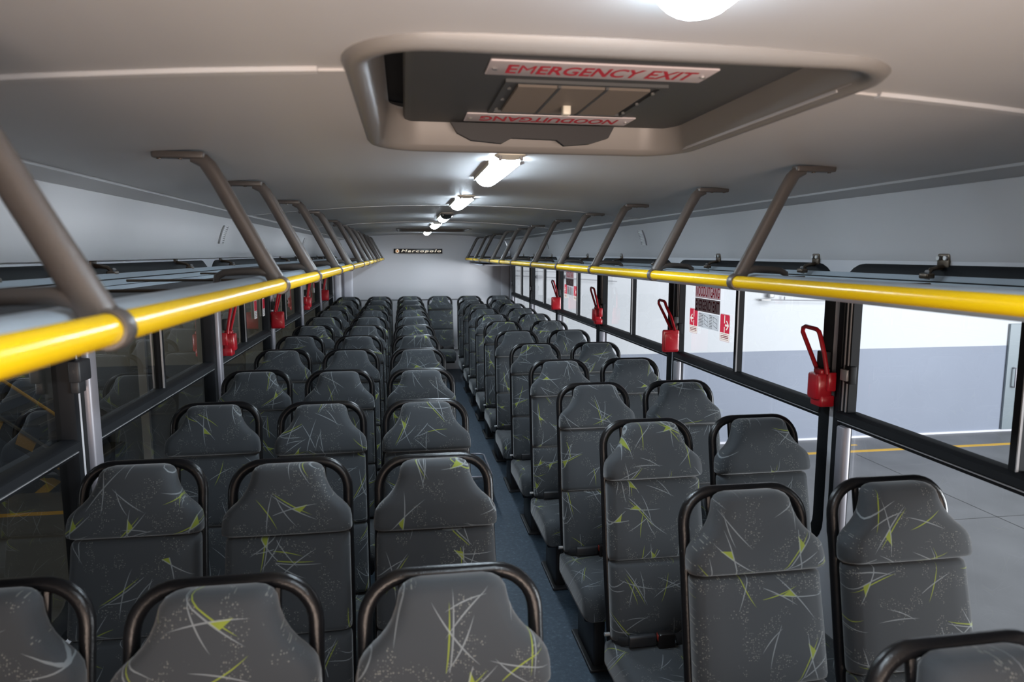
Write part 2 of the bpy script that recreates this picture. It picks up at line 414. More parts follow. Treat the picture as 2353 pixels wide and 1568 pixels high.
# back wall
mb = MB()
poly = [(XL, 0), (XR, 0), (XR, 1.70), (1.49, 1.90), (1.41, 1.94)]+[(x, cz(x)) for x in (1.1, 0.8, 0.5, 0.29, 0.0, -0.3, -0.6)]+[(-0.83, 1.94), (-0.92, 1.90), (XL, 1.70)]
mb.prism(poly, lambda p, h: (p[0], h, p[1]), YB, YB+0.04)
struct(mb.build('wall_back', M_['wall']))
mb = MB(); mb.rbox(-0.865, -0.735, 10.105, 10.149, 0.3, 1.60, 0.02); struct(mb.build('trim_9', M_['trimlight']))
mb = MB(); mb.rbox(-0.985, -0.90, 10.09, 10.149, 0.3, 1.60, 0.03); struct(mb.build('trim_10', M_['trimlight']))
mb = MB(); mb.rbox(1.42, 1.545, 10.11, 10.149, 0.3, 1.60, 0.03); struct(mb.build('trim_12', M_['wall']))
mb = MB(); mb.rbox(-0.70, 1.15, 10.143, 10.149, 0.3, 1.055, 0.05); struct(mb.build('trim_13', M_['wall']))

# side walls with rounded window openings
PIL = [0.74+1.53*k for k in range(7)]      # pillar centre lines 0.74 .. 9.92
WZ0, WZ1 = 0.59, 1.682
def wall_side(sgn):
    xi = XL if sgn < 0 else XR; xo = xi+sgn*0.045
    mb = MB()
    def quad(p): mb.add(p, [tuple(range(len(p)))])
    for k in range(6):
        a, b = PIL[k], PIL[k+1]; h = rrpoly(a+0.018, b-0.018, WZ0, WZ1, 0.12, 6)
        bound = []
        for (y, z) in h:
            py = b if y > b-0.018-0.12+1e-6 else (a if y < a+0.018+0.12-1e-6 else y)
            pz = 1.70 if z > WZ1-0.12+1e-6 else (0.0 if z < WZ0+0.12-1e-6 else z)
            bound.append((py, pz))
        n = len(h)
        for i in range(n):
            j = (i+1) % n
            # straight runs project square, corner arcs fan to the bay corner
            def proj(i_):
                q = i_ % n; c = q // 7; e = q % 7
                return [(b, 1.70), (a, 1.70), (a, 0.0), (b, 0.0)][c]
            pi, pj = proj(i), proj(j)
            for xx in (xi, xo):
                if pi == pj: quad([(xx, *h[i]), (xx, *h[j]), (xx, *pi)])
                else: quad([(xx, *h[i]), (xx, *h[j]), (xx, *pj), (xx, *pi)])
            quad([(xi, *h[i]), (xi, *h[j]), (xo, *h[j]), (xo, *h[i])])
    x0, x1 = min(xi, xo), max(xi, xo)
    mb.box(x0, x1, YF, YB+0.04, -1.12, 0)      # lower bodywork outside
    mb.box(x0, x1, YF, PIL[0], 0, 1.70); mb.box(x0, x1, PIL[-1], YB+0.04, 0, 1.70)
    o = mb.build('wall_left' if sgn < 0 else 'wall_right', M_['wall'], smooth=False)
    return struct(o)
wall_side(-1); wall_side(1)

def window(idx, sgn, k):
    a, b = PIL[k], PIL[k+1]; xi = XL if sgn < 0 else XR
    root = thing('window_%d' % idx, (xi, (a+b)/2, WZ0), None, None); root['kind'] = 'structure'
    G = M_['glassL'] if sgn < 0 else M_['glassR']
    def X(dx): return xi-sgn*dx            # dx > 0 goes inboard
    # rubber surround
    o1 = rrpoly(a+0.014, b-0.014, WZ0-0.004, WZ1+0.004, 0.124, 6); o2 = rrpoly(a+0.066, b-0.066, WZ0+0.046, WZ1-0.046, 0.085, 6)
    mid1 = rrpoly(a+0.030, b-0.030, WZ0+0.012, WZ1-0.012, 0.112, 6); mid2 = rrpoly(a+0.058, b-0.058, WZ0+0.038, WZ1-0.038, 0.09, 6)
    mb = MB()
    rings = [[(X(-0.030), *p) for p in o1], [(X(0.002), *p) for p in o1], [(X(0.014), *p) for p in mid1], [(X(0.014), *p) for p in mid2], [(X(0.0), *p) for p in o2], [(X(-0.040), *p) for p in o2]]
    mb.loft(rings, closed=True); mb.build('window_frame', M_['rubber'], root)
    # horizontal rail between the sliding upper panes and the fixed lower pane
    z0, z1 = 1.104, 1.158
    mb = MB(); mb.loft([[(X(-0.03), y, z0), (X(0.008), y, z0), (X(0.014), y, z0+0.012), (X(0.010), y, z0+0.016), (X(0.022), y, z0+0.022), (X(0.018), y, z1-0.01), (X(0.004), y, z1), (X(-0.03), y, z1)] for y in (a+0.05, b-0.05)])
    mb.build('mid_rail', M_['rubber'], root)
    mb = MB(); mb.box(*sorted((X(0.0105), X(0.0165))), a+0.06, b-0.06, z0+0.0125, z0+0.0155); mb.build('rail_bead', M_['silver'], root)
    ym = (a+b)/2
    mb = MB(); mb.box(*sorted((X(-0.03), X(0.004))), ym-0.014, ym+0.008, z1-0.005, WZ1-0.03); mb.build('mullion', M_['rubber'], root)
    mb = MB(); mb.box(*sorted((X(-0.002), X(0.005))), ym-0.0175, ym-0.014, z1-0.004, WZ1-0.03); mb.build('mullion_bead', M_['silver'], root)
    # aluminium channel: right side at the far end of the bay, left side at the near end
    if sgn > 0:
        y0, y1 = b-0.108, b-0.062
        mb = MB(); mb.rbox(*sorted((X(-0.012), X(0.024))), y0, y1, WZ0+0.05, z0, 0.012); mb.build('lower_channel', M_['alubright'], root)
        mb = MB(); mb.box(*sorted((X(-0.02), X(0.012))), y0, y1, z1, WZ1-0.04); mb.build('upper_channel', M_['rubber'], root)
        for q in (0.008, 0.028):
            mb = MB(); mb.box(*sorted((X(0.010), X(0.016))), y0+q, y0+q+0.004, z1, WZ1-0.05); mb.build('channel_bead', M_['silver'], root)
        mb = MB(); mb.rbox(*sorted((X(-0.006), X(0.020))), y0-0.012, y0+0.020, 1.262, 1.325, 0.004); lt = mb.build('latch_housing', M_['rubber'], root)
        mb = MB(); mb.rbox(*sorted((X(0.018), X(0.028))), y0-0.004, y0+0.034, 1.272, 1.312, 0.003); mb.build('latch', M_['silver'], lt)
    else:
        mb = MB(); mb.rbox(*sorted((X(-0.004), X(0.027))), a+0.022, a+0.086, WZ0+0.09, WZ1-0.09, 0.012); mb.build('side_channel', M_['alubright'], root)
    yA, yB = a+0.055, b-0.055
    for nm, q in (('lower_pane', (yA, yB, WZ0+0.035, z0+0.01)), ('upper_pane', (yA, ym, z1-0.01, WZ1-0.035)), ('upper_pane', (ym, yB, z1-0.01, WZ1-0.035))):
        dx = -0.018 if q[0] == yA else -0.026
        mb = MB(); mb.add([(X(dx), q[0], q[2]), (X(dx), q[1], q[2]), (X(dx), q[1], q[3]), (X(dx), q[0], q[3])], [(0, 1, 2, 3)])
        mb.build(nm, G, root, smooth=False)
    return root
for k in range(6): window(k+1, 1, k); window(k+7, -1, k)

# ------------------------------------------------------------------ seats
SLOPE = math.atan(0.22)
def back_pt(x, s, n):
    """x across, s along the backrest (0 at the top, negative down), n towards the sitter"""
    return (x, s*math.sin(SLOPE)-n*math.cos(SLOPE), 1.122+s*math.cos(SLOPE)+n*math.sin(SLOPE))
def sect(w_, th0, th1, q, c=4, crown=0.006):
    """rounded cross-section, n from th0 (back) to th1 (front)"""
    out = []
    for cx, cy, a0 in ((w_-q, th1-q, 0), (-w_+q, th1-q, PI/2), (-w_+q, th0+q, PI), (w_-q, th0+q, 1.5*PI)):
        for k in range(c+1):
            a = a0+PI/2*k/c; x, n = cx+q*math.cos(a), cy+q*math.sin(a)
            if n > th1-q: n += crown*(1-(x/w_)**2)
            out.append((x, n))
    # extra points on the front run
    f = []
    for i, p in enumerate(out):
        f.append(p)
        if i == c:
            for t in (0.75, 0.5, 0.25, 0.0, -0.25, -0.5, -0.75):
                x = (w_-q)*t; f.append((x, th1+crown*(1-(x/w_)**2)))
    return f
def make_seat():
    root = thing('bus_seat', (0, 0, 0), 'x', 'seat')
    F = M_['fabric']
    uvb = lambda co: (co.x, co.z*1.02)
    # headrest: bell outline
    prof = [(0.000, 0.066, 0.30), (-0.003, 0.080, 0.62), (-0.009, 0.091, 0.85), (-0.020, 0.098, 1.0), (-0.045, 0.103, 1.0), (-0.066, 0.111, 1.0), (-0.084, 0.122, 1.0),
            (-0.099, 0.135, 1.0), (-0.112, 0.150, 1.0), (-0.124, 0.162, 1.0), (-0.136, 0.170, 1.0), (-0.155, 0.174, 1.0), (-0.178, 0.175, 1.0), (-0.187, 0.174, 0.93), (-0.192, 0.170, 0.75), (-0.195, 0.164, 0.5)]
    rings = []
    for s_, w_, k in prof:
        lean = 0.018*min(1, (-s_)/0.12)
        th1 = 0.012+(0.046+lean)*k; th0 = 0.006-0.018*k
        q = min((th1-th0)*0.46, 0.030)
        rings.append([back_pt(x, s_, n) for x, n in sect(w_, th0, th1, q)])
    mb = MB(); mb.loft(rings); mb.build('headrest', F, root, uvf=uvb)
    def pad(name, s0, s1, w0, w1, th):
        rings = []
        for t, k in ((0, 0.45), (0.012, 0.78), (0.03, 0.93), (0.07, 1.0), (0.25, 1.0), (0.5, 1.03), (0.75, 1.0), (0.93, 1.0), (0.97, 0.93), (0.988, 0.78), (1, 0.45)):
            s_ = s0+(s1-s0)*t; w_ = (w0+(w1-w0)*t)-(1-min(1, k))*0.012
            rings.append([back_pt(x, s_, n) for x, n in sect(w_, -0.012, th*k, 0.026)])
        mb = MB(); mb.loft(rings); return mb.build(name, F, root, uvf=uvb)
    pad('backrest_panel', -0.197, -0.468, 0.168, 0.172, 0.056)
    pad('backrest_panel', -0.470, -0.735, 0.172, 0.175, 0.058)
    # seat cushion
    rings = []
    for y, k, zt in ((-0.565, 0.35, -0.03), (-0.560, 0.65, -0.016), (-0.545, 0.88, -0.006), (-0.52, 1.0, 0), (-0.42, 1.03, 0.002), (-0.30, 1.0, 0), (-0.20, 1.0, -0.004), (-0.135, 0.95, -0.008), (-0.128, 0.6, -0.02)):
        zc_ = 0.345; hh = 0.062*k
        w_ = 0.186-0.02*(1-min(1, k)); pts = []
        for x, n in sect(w_, -hh, hh, min(0.030, hh*0.7), crown=0.010): pts.append((x, y, zc_+n+zt))
        rings.append(pts)
    mb = MB(); mb.loft(rings); mb.build('seat_cushion', F, root, uvf=lambda co: (co.x, co.y+co.z))
    # tube frame looping over the headrest
    path = []; wd = 0.161; q = 0.080
    path += [back_pt(-wd-0.004, -0.80, -0.022), back_pt(-wd-0.004, -0.45, -0.022), back_pt(-wd, -0.18, -0.020)]
    for k in range(9):
        a = PI-PI/2*k/8; path.append(back_pt(-wd+q+q*math.cos(a), -q-0.002+q*math.sin(a), -0.018))
    for k in range(9):
        a = PI/2-PI/2*k/8; path.append(back_pt(wd-q+q*math.cos(a), -q-0.002+q*math.sin(a), -0.018))
    path += [back_pt(wd, -0.18, -0.020), back_pt(wd+0.004, -0.45, -0.022), back_pt(wd+0.004, -0.80, -0.022)]
    mb = MB(); mb.tube(path, 0.0145, 12, ref=(0, 1, 0.2)); mb.build('grab_frame', M_['black'], root)
    # moulded back shell and the two short posts that carry the headrest
    rings = []
    for s_, w_ in ((-0.10, 0.095), (-0.13, 0.13), (-0.17, 0.160), (-0.4, 0.166), (-0.74, 0.168)):
        rings.append([back_pt(x, s_, n) for x, n in rrpoly(-w_, w_, -0.040, -0.008, 0.012)])
    mb = MB(); mb.loft(rings); mb.build('back_shell', M_['shell'], root)
    for x in (-0.09, 0.09):
        mb = MB(); mb.tube([back_pt(x, -0.006, -0.018), back_pt(x, -0.14, -0.020)], 0.009, 8); mb.build('headrest_post', M_['black'], root)
    # under-frame
    mb = MB(); mb.rbox(-0.168, 0.168, -0.50, -0.10, 0.255, 0.292, 0.012); mb.build('seat_frame', M_['black'], root)
    mb = MB(); mb.rbox(-0.105, -0.055, -0.42, -0.16, 0.0, 0.26, 0.010)
    mb.rbox(-0.125, -0.035, -0.45, -0.13, 0.0, 0.014, 0.006); mb.build('pedestal', M_['darkplast'], root)
    mb = MB(); mb.cyl((-0.196, -0.165, 0.425), (-0.178, -0.165, 0.425), 0.007, 8); mb.build('frame_bolt', M_['bolt'], root)
    return root
def add_belt(root):
    mb = MB()
    mb.tube([(-0.168, -0.165, 0.405), (-0.155, -0.215, 0.425), (-0.12, -0.236, 0.432)], 0.016, 8, squash=0.25, ref=(0, 0, 1)); mb.build('seat_belt', M_['darkplast'], root)
    mb = MB(); mb.tube([(0.030, -0.245, 0.432), (0.08, -0.232, 0.432), (0.13, -0.215, 0.445), (0.172, -0.200, 0.470)], 0.020, 8, squash=0.15, ref=(0, 0.4, 1))
    bl = mb.build('seat_belt', M_['darkplast'], root)
    mb = MB(); mb.rbox(-0.135, -0.040, -0.250, -0.228, 0.416, 0.456, 0.007, axis='x'); mb.build('stalk_sleeve', M_['darkplast'], bl)
    mb = MB(); mb.rbox(-0.038, 0.020, -0.264, -0.232, 0.404, 0.464, 0.008, axis='y'); mb.build('buckle', M_['signblack'], bl)
    mb = MB(); mb.rbox(-0.0385, -0.0365, -0.256, -0.240, 0.438, 0.460, 0.001, axis='x'); mb.build('release_button', M_['orange'], bl)

SX = [-0.752, -0.336, 0.076, 0.483, 0.848, 1.260]
SXR = [-0.765, -0.345, 0.070, 0.486, 0.900, 1.315]
DY = [0.05, 0.0, -0.02, 0, 0, 0]
LEFT = [1.243, 1.985, 2.765, 3.53, 4.30, 5.02, 5.75, 6.52, 7.29, 8.0, 8.87]
RIGHT = [0.86, 1.57, 2.283, 2.987, 3.69, 4.40, 5.16, 5.90, 6.61, 7.32, 8.01, 8.77]
YREAR = 9.60
proto = make_seat(); belted = copy_tree(proto); add_belt(belted)
place = []
names = {0: 'window', 1: 'middle', 2: 'aisle'}
for rw, y in enumerate(LEFT):
    for c in range(3):
        extra = {0: 'by the left windows', 1: 'between two others', 2: 'by the aisle'}[c]
        place.append((c, y, 'grey patterned bus seat %s, left block, %s row from the front' % (extra, ORD[rw]), 'seats in the left block', c == 2))
for rw, y in enumerate(RIGHT):
    for c in (4, 5):
        if rw == 0 and c == 5: continue
        extra = 'by the aisle' if c == 4 else 'by the right windows'
        if rw == 0: lab = 'grey patterned bus seat cut off by the bottom right corner of the picture'
        else: lab = 'grey patterned bus seat %s, right block, %s pair from the front' % (extra, ORD[rw-1])
        place.append((c, y, lab, 'seats in the right block', True))
rear = ['at the left window', 'second from the left', 'left of the end of the aisle', 'facing straight down the aisle', 'right of the end of the aisle', 'at the right window']
for c in range(6):
    place.append((c, YREAR, 'grey patterned bus seat in the rearmost row, %s' % rear[c], 'seats in the rearmost row', True))
rnd = random.Random(4)
used = {True: False, False: False}
for c, y, lab, grp, belt in place:
    src = belted if belt else proto
    o = src if not used[belt] else copy_tree(src)
    used[belt] = True
    o.location = ((SXR if y == YREAR else SX)[c], y+(0 if y == YREAR else DY[c]), 0); o.rotation_euler = (0, 0, math.radians(rnd.uniform(-0.5, 0.5)))
    tag(o, lab, 'seat', grp)

# ------------------------------------------------------------------ luggage racks, rails, brackets
RXL, RXR, RZ = -0.30, 0.90, 1.643
YRL = [0.756, 1.746, 2.415, 3.242, 4.005, 5.06, 5.87, 6.67, 7.40, 8.30, 9.15, 10.0]
YRR = [0.76, 1.766, 2.396, 3.223, 3.965, 4.774, 5.705, 6.407, 7.155, 8.17, 8.9, 10.0]
for sgn, rx, side in ((-1, RXL, 'left'), (1, RXR, 'right')):
    mb = MB(); mb.cyl((rx, -1.2, RZ), (rx, 10.03, RZ), 0.0165, 24)
    o = mb.build('grab_rail', M_['yellow']); tag(o, 'glossy yellow grab rail along the edge of the %s luggage rack' % side, 'rail', 'yellow grab rails')
    # rack shelf
    X = lambda dx: rx+sgn*dx
    root = thing('luggage_rack', (X(0.3), 4.4, 1.61), 'overhead luggage rack with dark felt shelf and blue grey edge profiles, %s side' % side, 'rack', 'luggage racks')
    mb = MB()
    pr = [(0.026, 1.626), (0.030, 1.648), (0.038, 1.658), (0.052, 1.662), (0.068, 1.663), (0.080, 1.660), (0.086, 1.652), (0.088, 1.613), (0.060, 1.613), (0.040, 1.622)]
    mb.loft([[(X(a), y, b) for a, b in pr] for y in (-1.2, 10.02)]); mb.build('front_profile', M_['alu'], root)
    mb = MB(); mb.loft([[(X(0.070), y, 1.612), (X(0.070), y, 1.622), (X(0.645), y, 1.604), (X(0.645), y, 1.594)] for y in (-1.2, 10.02)]); mb.build('felt_shelf', M_['felt'], root)
    backx = 0.60
    mb = MB()
    for a0, b0, a1, b1 in ((0.604, 1.6045, 0.609, 1.6185), (0.610, 1.6205, 0.616, 1.6365), (0.619, 1.6405, 0.632, 1.6555)):
        pr = [(a0, b0), (a1, b1), (a1+0.012, b1), (a0+0.012, b0)]
        mb.loft([[(X(a), y, b) for a, b in pr] for y in (-1.2, 10.02)])
    mb.build('rear_profile', M_['alu'], root, smooth=False)
    mb = MB(); mb.loft([[(X(a), y, b) for a, b in ((0.609, 1.604), (0.622, 1.640), (0.640, 1.654), (0.645, 1.604))] for y in (-1.2, 10.02)])
    mb.build('profile_groove', M_['rubber'], root, smooth=False)
    for y in (YRL if sgn < 0 else YRR):
        mb = MB(); mb.tube([(X(0.162), y, 1.632), (X(0.60), y, 1.632)], 0.0042, 8); mb.build('cross_rod', M_['bronze'], root)
    for i, y in enumerate(YRL if sgn < 0 else YRR):
        br = thing('rack_bracket', (rx, y, RZ), 'brown grey cast bracket holding the %s yellow rail to the ceiling, %s from the front' % (side, ORD[i]), 'bracket', 'rack brackets on the %s' % side)
        # clamp ring round the rail
        mb = MB(); rings = []
        for yy, q in ((-0.013, 0.0170), (-0.013, 0.0205), (-0.009, 0.0225), (0.009, 0.0225), (0.013, 0.0205), (0.013, 0.0170)):
            rings.append([(rx+q*math.cos(2*PI*k/24), y+yy, RZ+q*math.sin(2*PI*k/24)) for k in range(24)])
        mb.loft(rings, closed=True); mb.build('clamp_ring', M_['bracket'], br)
        # strut swept up and outboard
        pts = [(0.010, RZ+0.014), (0.026, RZ+0.044), (0.054, RZ+0.098), (0.098, RZ+0.183), (0.134, RZ+0.252), (0.151, RZ+0.281), (0.163, RZ+0.295), (0.188, RZ+0.304)]
        rad = [0.0145, 0.0140, 0.0132, 0.0128, 0.0130, 0.0132, 0.0120, 0.0095]
        mb = MB(); mb.tube([(X(a), y, b) for a, b in pts], rad, 12, squash=1.42)
        mb.build('strut', M_['bracket'], br)
        mb = MB(); mb.rbox(*sorted((X(0.158), X(0.275))), y-0.0165, y+0.0165, RZ+0.2985, RZ+0.3145, 0.006); ft = mb.build('ceiling_foot', M_['bracket'], br)
        for a in (0.215, 0.262):
            mb = MB(); mb.cyl((X(a), y, RZ+0.2965), (X(a), y, RZ+0.300), 0.005, 8); mb.build('screw', M_['bronze'], ft)
        # short arm resting on the shelf edge
        pts = [(0.016, RZ+0.014), (0.030, RZ+0.030), (0.050, RZ+0.0345), (0.090, RZ+0.034), (0.130, RZ+0.031), (0.146, RZ+0.022), (0.150, RZ+0.004)]
        mb = MB(); mb.tube([(X(a), y, b) for a, b in pts], [0.012, 0.0115, 0.0105, 0.0095, 0.009, 0.009, 0.008], 10)
        mb.build('shelf_arm', M_['bracket'], br)
        # wall mount of the shelf at the same station
        xw = XL if sgn < 0 else XR
        yh = y+0.02
        hg = thing('rack_wall_mount', (xw, yh, 1.66), 'small dark bolted plate fixing the %s rack to the wall, %s from the front' % (side, ORD[i]), 'bracket', 'rack wall mounts on the %s' % side)
        IN = lambda dx: xw-sgn*dx
        mb = MB(); mb.rbox(*sorted((IN(0.001), IN(0.007))), yh-0.023, yh+0.023, 1.676, 1.720, 0.006, axis='x'); pl = mb.build('mounting_plate', M_['bronze'], hg)
        for dy in (-0.013, 0.013):
            mb = MB(); mb.cyl((IN(0.006), yh+dy, 1.707), (IN(0.014), yh+dy, 1.707), 0.0066, 8); mb.build('bolt', M_['bolt'], pl)
        mb = MB(); mb.tube([(IN(0.006), yh, 1.680), (IN(0.030), yh-0.004, 1.678), (IN(0.052), yh-0.010, 1.674), (IN(0.062), yh-0.013, 1.664), (IN(0.066), yh-0.014, 1.646)], [0.008, 0.0066, 0.0066, 0.007, 0.007], 8)
        mb.build('hinge_arm', M_['bronze'], hg)
        mb = MB(); mb.rbox(*sorted((IN(0.052), IN(0.080))), yh-0.030, yh+0.006, 1.648, 1.664, 0.006); cl = mb.build('clamp_block', M_['bronze'], hg)
        mb = MB(); mb.cyl((IN(0.074), yh-0.022, 1.662), (IN(0.078), yh-0.026, 1.670), 0.006, 8); mb.build('clamp_bolt', M_['bolt'], cl)

# ------------------------------------------------------------------ ceiling lights
for i, (y0, y1, dark) in enumerate(((0.16, 0.74, 0), (1.93, 2.55, 0), (3.30, 3.93, 0), (4.78, 5.44, 1), (6.22, 6.93, 0), (8.64, 9.24, 0))):
    x = 0.302; zt = cz(x)
    lab = ['ceiling lamp cut off by the top edge of the picture', 'white strip lamp on the ceiling just beyond the emergency hatch', 'third glowing strip lamp along the ceiling, small and bright',
           'glowing strip lamp with a dark end cap on the ceiling', 'glowing strip lamp over the rear rows, just ahead of the rear roof hatch', 'farthest glowing strip lamp, beyond the rear roof hatch'][i]
    root = thing('ceiling_light', (x, (y0+y1)/2, zt-0.045), lab, 'light', 'ceiling lamps')
    mb = MB(); mb.rbox(x-0.046, x+0.046, y0, y1, zt-0.006, zt+0.002, 0.02); bp_ = mb.build('base_plate', M_['lampcap'], root)
    for sd in (-1, 1):                    # side baffles added to keep diffuser glow off the ceiling
        mb = MB(); mb.box(*sorted((x+sd*0.0435, x+sd*0.0465)), y0+0.14, y1-0.03, zt-0.017, zt-0.003); mb.build('glow_baffle', M_['lampcap'], bp_)
    def hs(w_, h, n=10): return [(x+w_*math.cos(PI*k/n), zt-0.004-h*math.sin(PI*k/n)) for k in range(n+1)]
    rings = []
    t0 = 0.22 if dark else 0.05
    for t, w_, h in ((t0, 0.040, 0.010 if not dark else 0.030), (max(t0+0.01, 0.10), 0.042, 0.020 if not dark else 0.033), (max(t0+0.02, 0.18), 0.042, 0.031), (0.30, 0.042, 0.036), (0.5, 0.042, 0.037), (0.93, 0.042, 0.036), (0.965, 0.040, 0.031), (0.985, 0.035, 0.022), (1.0, 0.024, 0.008)):
        rings.append([(a, y0+(y1-y0)*t, b) for a, b in hs(w_, h)])
    mb = MB(); mb.loft(rings); mb.build('diffuser', M_['lamp'], root)
    rings = []
    for t, w_, h in (((0.0, 0.040, 0.003), (0.02, 0.044, 0.006), (0.06, 0.044, 0.013)) if not dark else ((0.0, 0.040, 0.010), (0.05, 0.044, 0.026), (0.24, 0.044, 0.036))):
        rings.append([(a, y0+(y1-y0)*t, b) for a, b in hs(w_, h)])
    mb = MB(); mb.loft(rings); cp = mb.build('end_cap', M_['lampdark'] if dark else M_['lampcap'], root)
    for dx in (-0.030, 0.030):
        mb = MB(); mb.cyl((x+dx, y0+0.012, zt-0.020), (x+dx, y0+0.014, zt-0.004), 0.005, 8); mb.build('screw', M_['silver'], cp)

# ------------------------------------------------------------------ roof hatches
def hatch(y0, y1, label, full):
    root = thing('roof_hatch', (0.335, (y0+y1)/2, 1.955), label, 'hatch', None)
    x0, x1 = -0.085, 0.752
    def ring(ins, dz, q): return [(x, y, cz(0.33)-0.006+dz) for x, y in rrpoly(x0+ins, x1-ins, y0+ins, y1-ins, q, 8)]
    rings = [ring(0.0, 0.006, 0.13), ring(0.003, -0.004, 0.128), ring(0.011, -0.012, 0.122), ring(0.022, -0.014, 0.113), ring(0.033, -0.010, 0.104), ring(0.040, 0.002, 0.097), ring(0.056, 0.085, 0.080), ring(0.03, 0.10, 0.10)]
    mb = MB(); mb.loft(rings, cap=False); fr = mb.build('hatch_frame', M_['hatchframe'], root)
    zt = 2.105
    mb = MB(); mb.box(x0-0.02, x1+0.02, y0-0.02, y1+0.02, zt, zt+0.02); mb.build('void_backing', M_['dim'], root, smooth=False)  # near-black sheet over the opening, shade of the void put into its colour
    px0, px1, py0, py1, pz = x0+0.085, x1-0.055, y0+0.075, y1-0.062, 2.045
    if full: px0, px1 = 0.005, 0.735
    mb = MB(); mb.rbox(px0, px1, py0, py1, pz, pz+0.03, 0.02)
    pn = mb.build('hatch_panel', M_['hatch'], root)
    if not full:
        mb = MB(); mb.box(0.55, 0.62, y0+0.12, y0+0.3, pz-0.004, pz-0.001); mb.build('panel_strip', M_['silver'], pn)
        return root
    zp = pz
    def plate(nm, xa, xb, ya, yb): 
        mb = MB(); mb.rbox(xa, xb, ya, yb, zp-0.004, zp, 0.003); return mb.build(nm, M_['greyplate'], root)
    s1 = plate('sign_plate', 0.150, 0.560, 1.185, 1.277); s2 = plate('sign_plate', 0.150, 0.558, 1.628, 1.720)
    # seen from below: right is +x, the letters' up points towards the front (-y) on the first, away on the second
    mb = MB(); text(mb, 'EMERGENCY EXIT', 0.345, 0.056, (0.357, 1.231, zp-0.0046), (1, 0, 0), (0, -1, 0), bold=0.022); mb.build('lettering', M_['redpaint'], s1, smooth=False)
    mb = MB(); text(mb, 'NOODUITGANG', 0.335, 0.056, (0.353, 1.674, zp-0.0046), (-1, 0, 0), (0, 1, 0), bold=0.022); mb.build('lettering', M_['redpaint'], s2, smooth=False)
    for sp, yy in ((s1, 1.231), (s2, 1.674)):
        for xx in (0.163, 0.547):
            mb = MB(); mb.cyl((xx, yy, zp-0.007), (xx, yy, zp-0.003), 0.005, 8); mb.build('screw', M_['bolt'], sp)
    # vent grille
    gx0, gx1, gy0, gy1 = 0.195, 0.515, 1.315, 1.605
    mb = MB()
    mb.box(gx0, gx1, gy0, gy0+0.012, zp-0.006, zp); mb.box(gx0, gx1, gy1-0.012, gy1, zp-0.006, zp)
    mb.box(gx0, gx0+0.012, gy0+0.012, gy1-0.012, zp-0.006, zp); mb.box(gx1-0.012, gx1, gy0+0.012, gy1-0.012, zp-0.006, zp)
    gr = mb.build('vent_grille', M_['hatch'], root, smooth=False)
    n = 30
    for k in range(n):
        ya = gy0+0.026+(gy1-gy0-0.052)*k/n
        mb = MB(); mb.box(gx0+0.028, gx1-0.028, ya, ya+0.0062, zp-0.008, zp-0.001); mb.build('slat', M_['grille'], gr, smooth=False)
    mb = MB()
    for xx in (gx0+0.105, gx0+0.200): mb.box(xx, xx+0.006, gy0+0.02, gy1-0.02, zp-0.009, zp-0.001)
    mb.build('grille_rib', M_['hatch'], gr, smooth=False)
    for xx in (gx0+0.014, gx1-0.014):
        for yy in (gy0+0.05, gy0+0.145, gy0+0.24):
            mb = MB(); mb.cyl((xx, yy, zp-0.008), (xx, yy, zp-0.004), 0.004, 6); mb.build('screw', M_['bolt'], gr)
    mb = MB(); mb.rbox(0.346, 0.364, 1.490, 1.514, zp-0.026, zp-0.004, 0.004); mb.build('knob', M_['lampcap'], root)
    # pull handle on the far edge
    mb = MB()
    yh = 1.735
    poly = [(0.12, 2.040), (0.535, 2.040), (0.52, 2.012), (0.47, 1.996), (0.405, 1.990), (0.385, 2.004), (0.270, 2.006), (0.245, 1.992), (0.17, 1.998), (0.135, 2.015)]
    mb.prism(poly, lambda p, h: (p[0], h, p[1]), yh-0.006, yh+0.010); mb.build('pull_handle', M_['darkplast'], root, smooth=False)
    return root
hatch(0.905, 1.835, 'large emergency roof hatch with grey moulded frame in the ceiling overhead', True)
hatch(7.38, 8.42, 'far dark roof hatch in the ceiling above the rear rows', False)

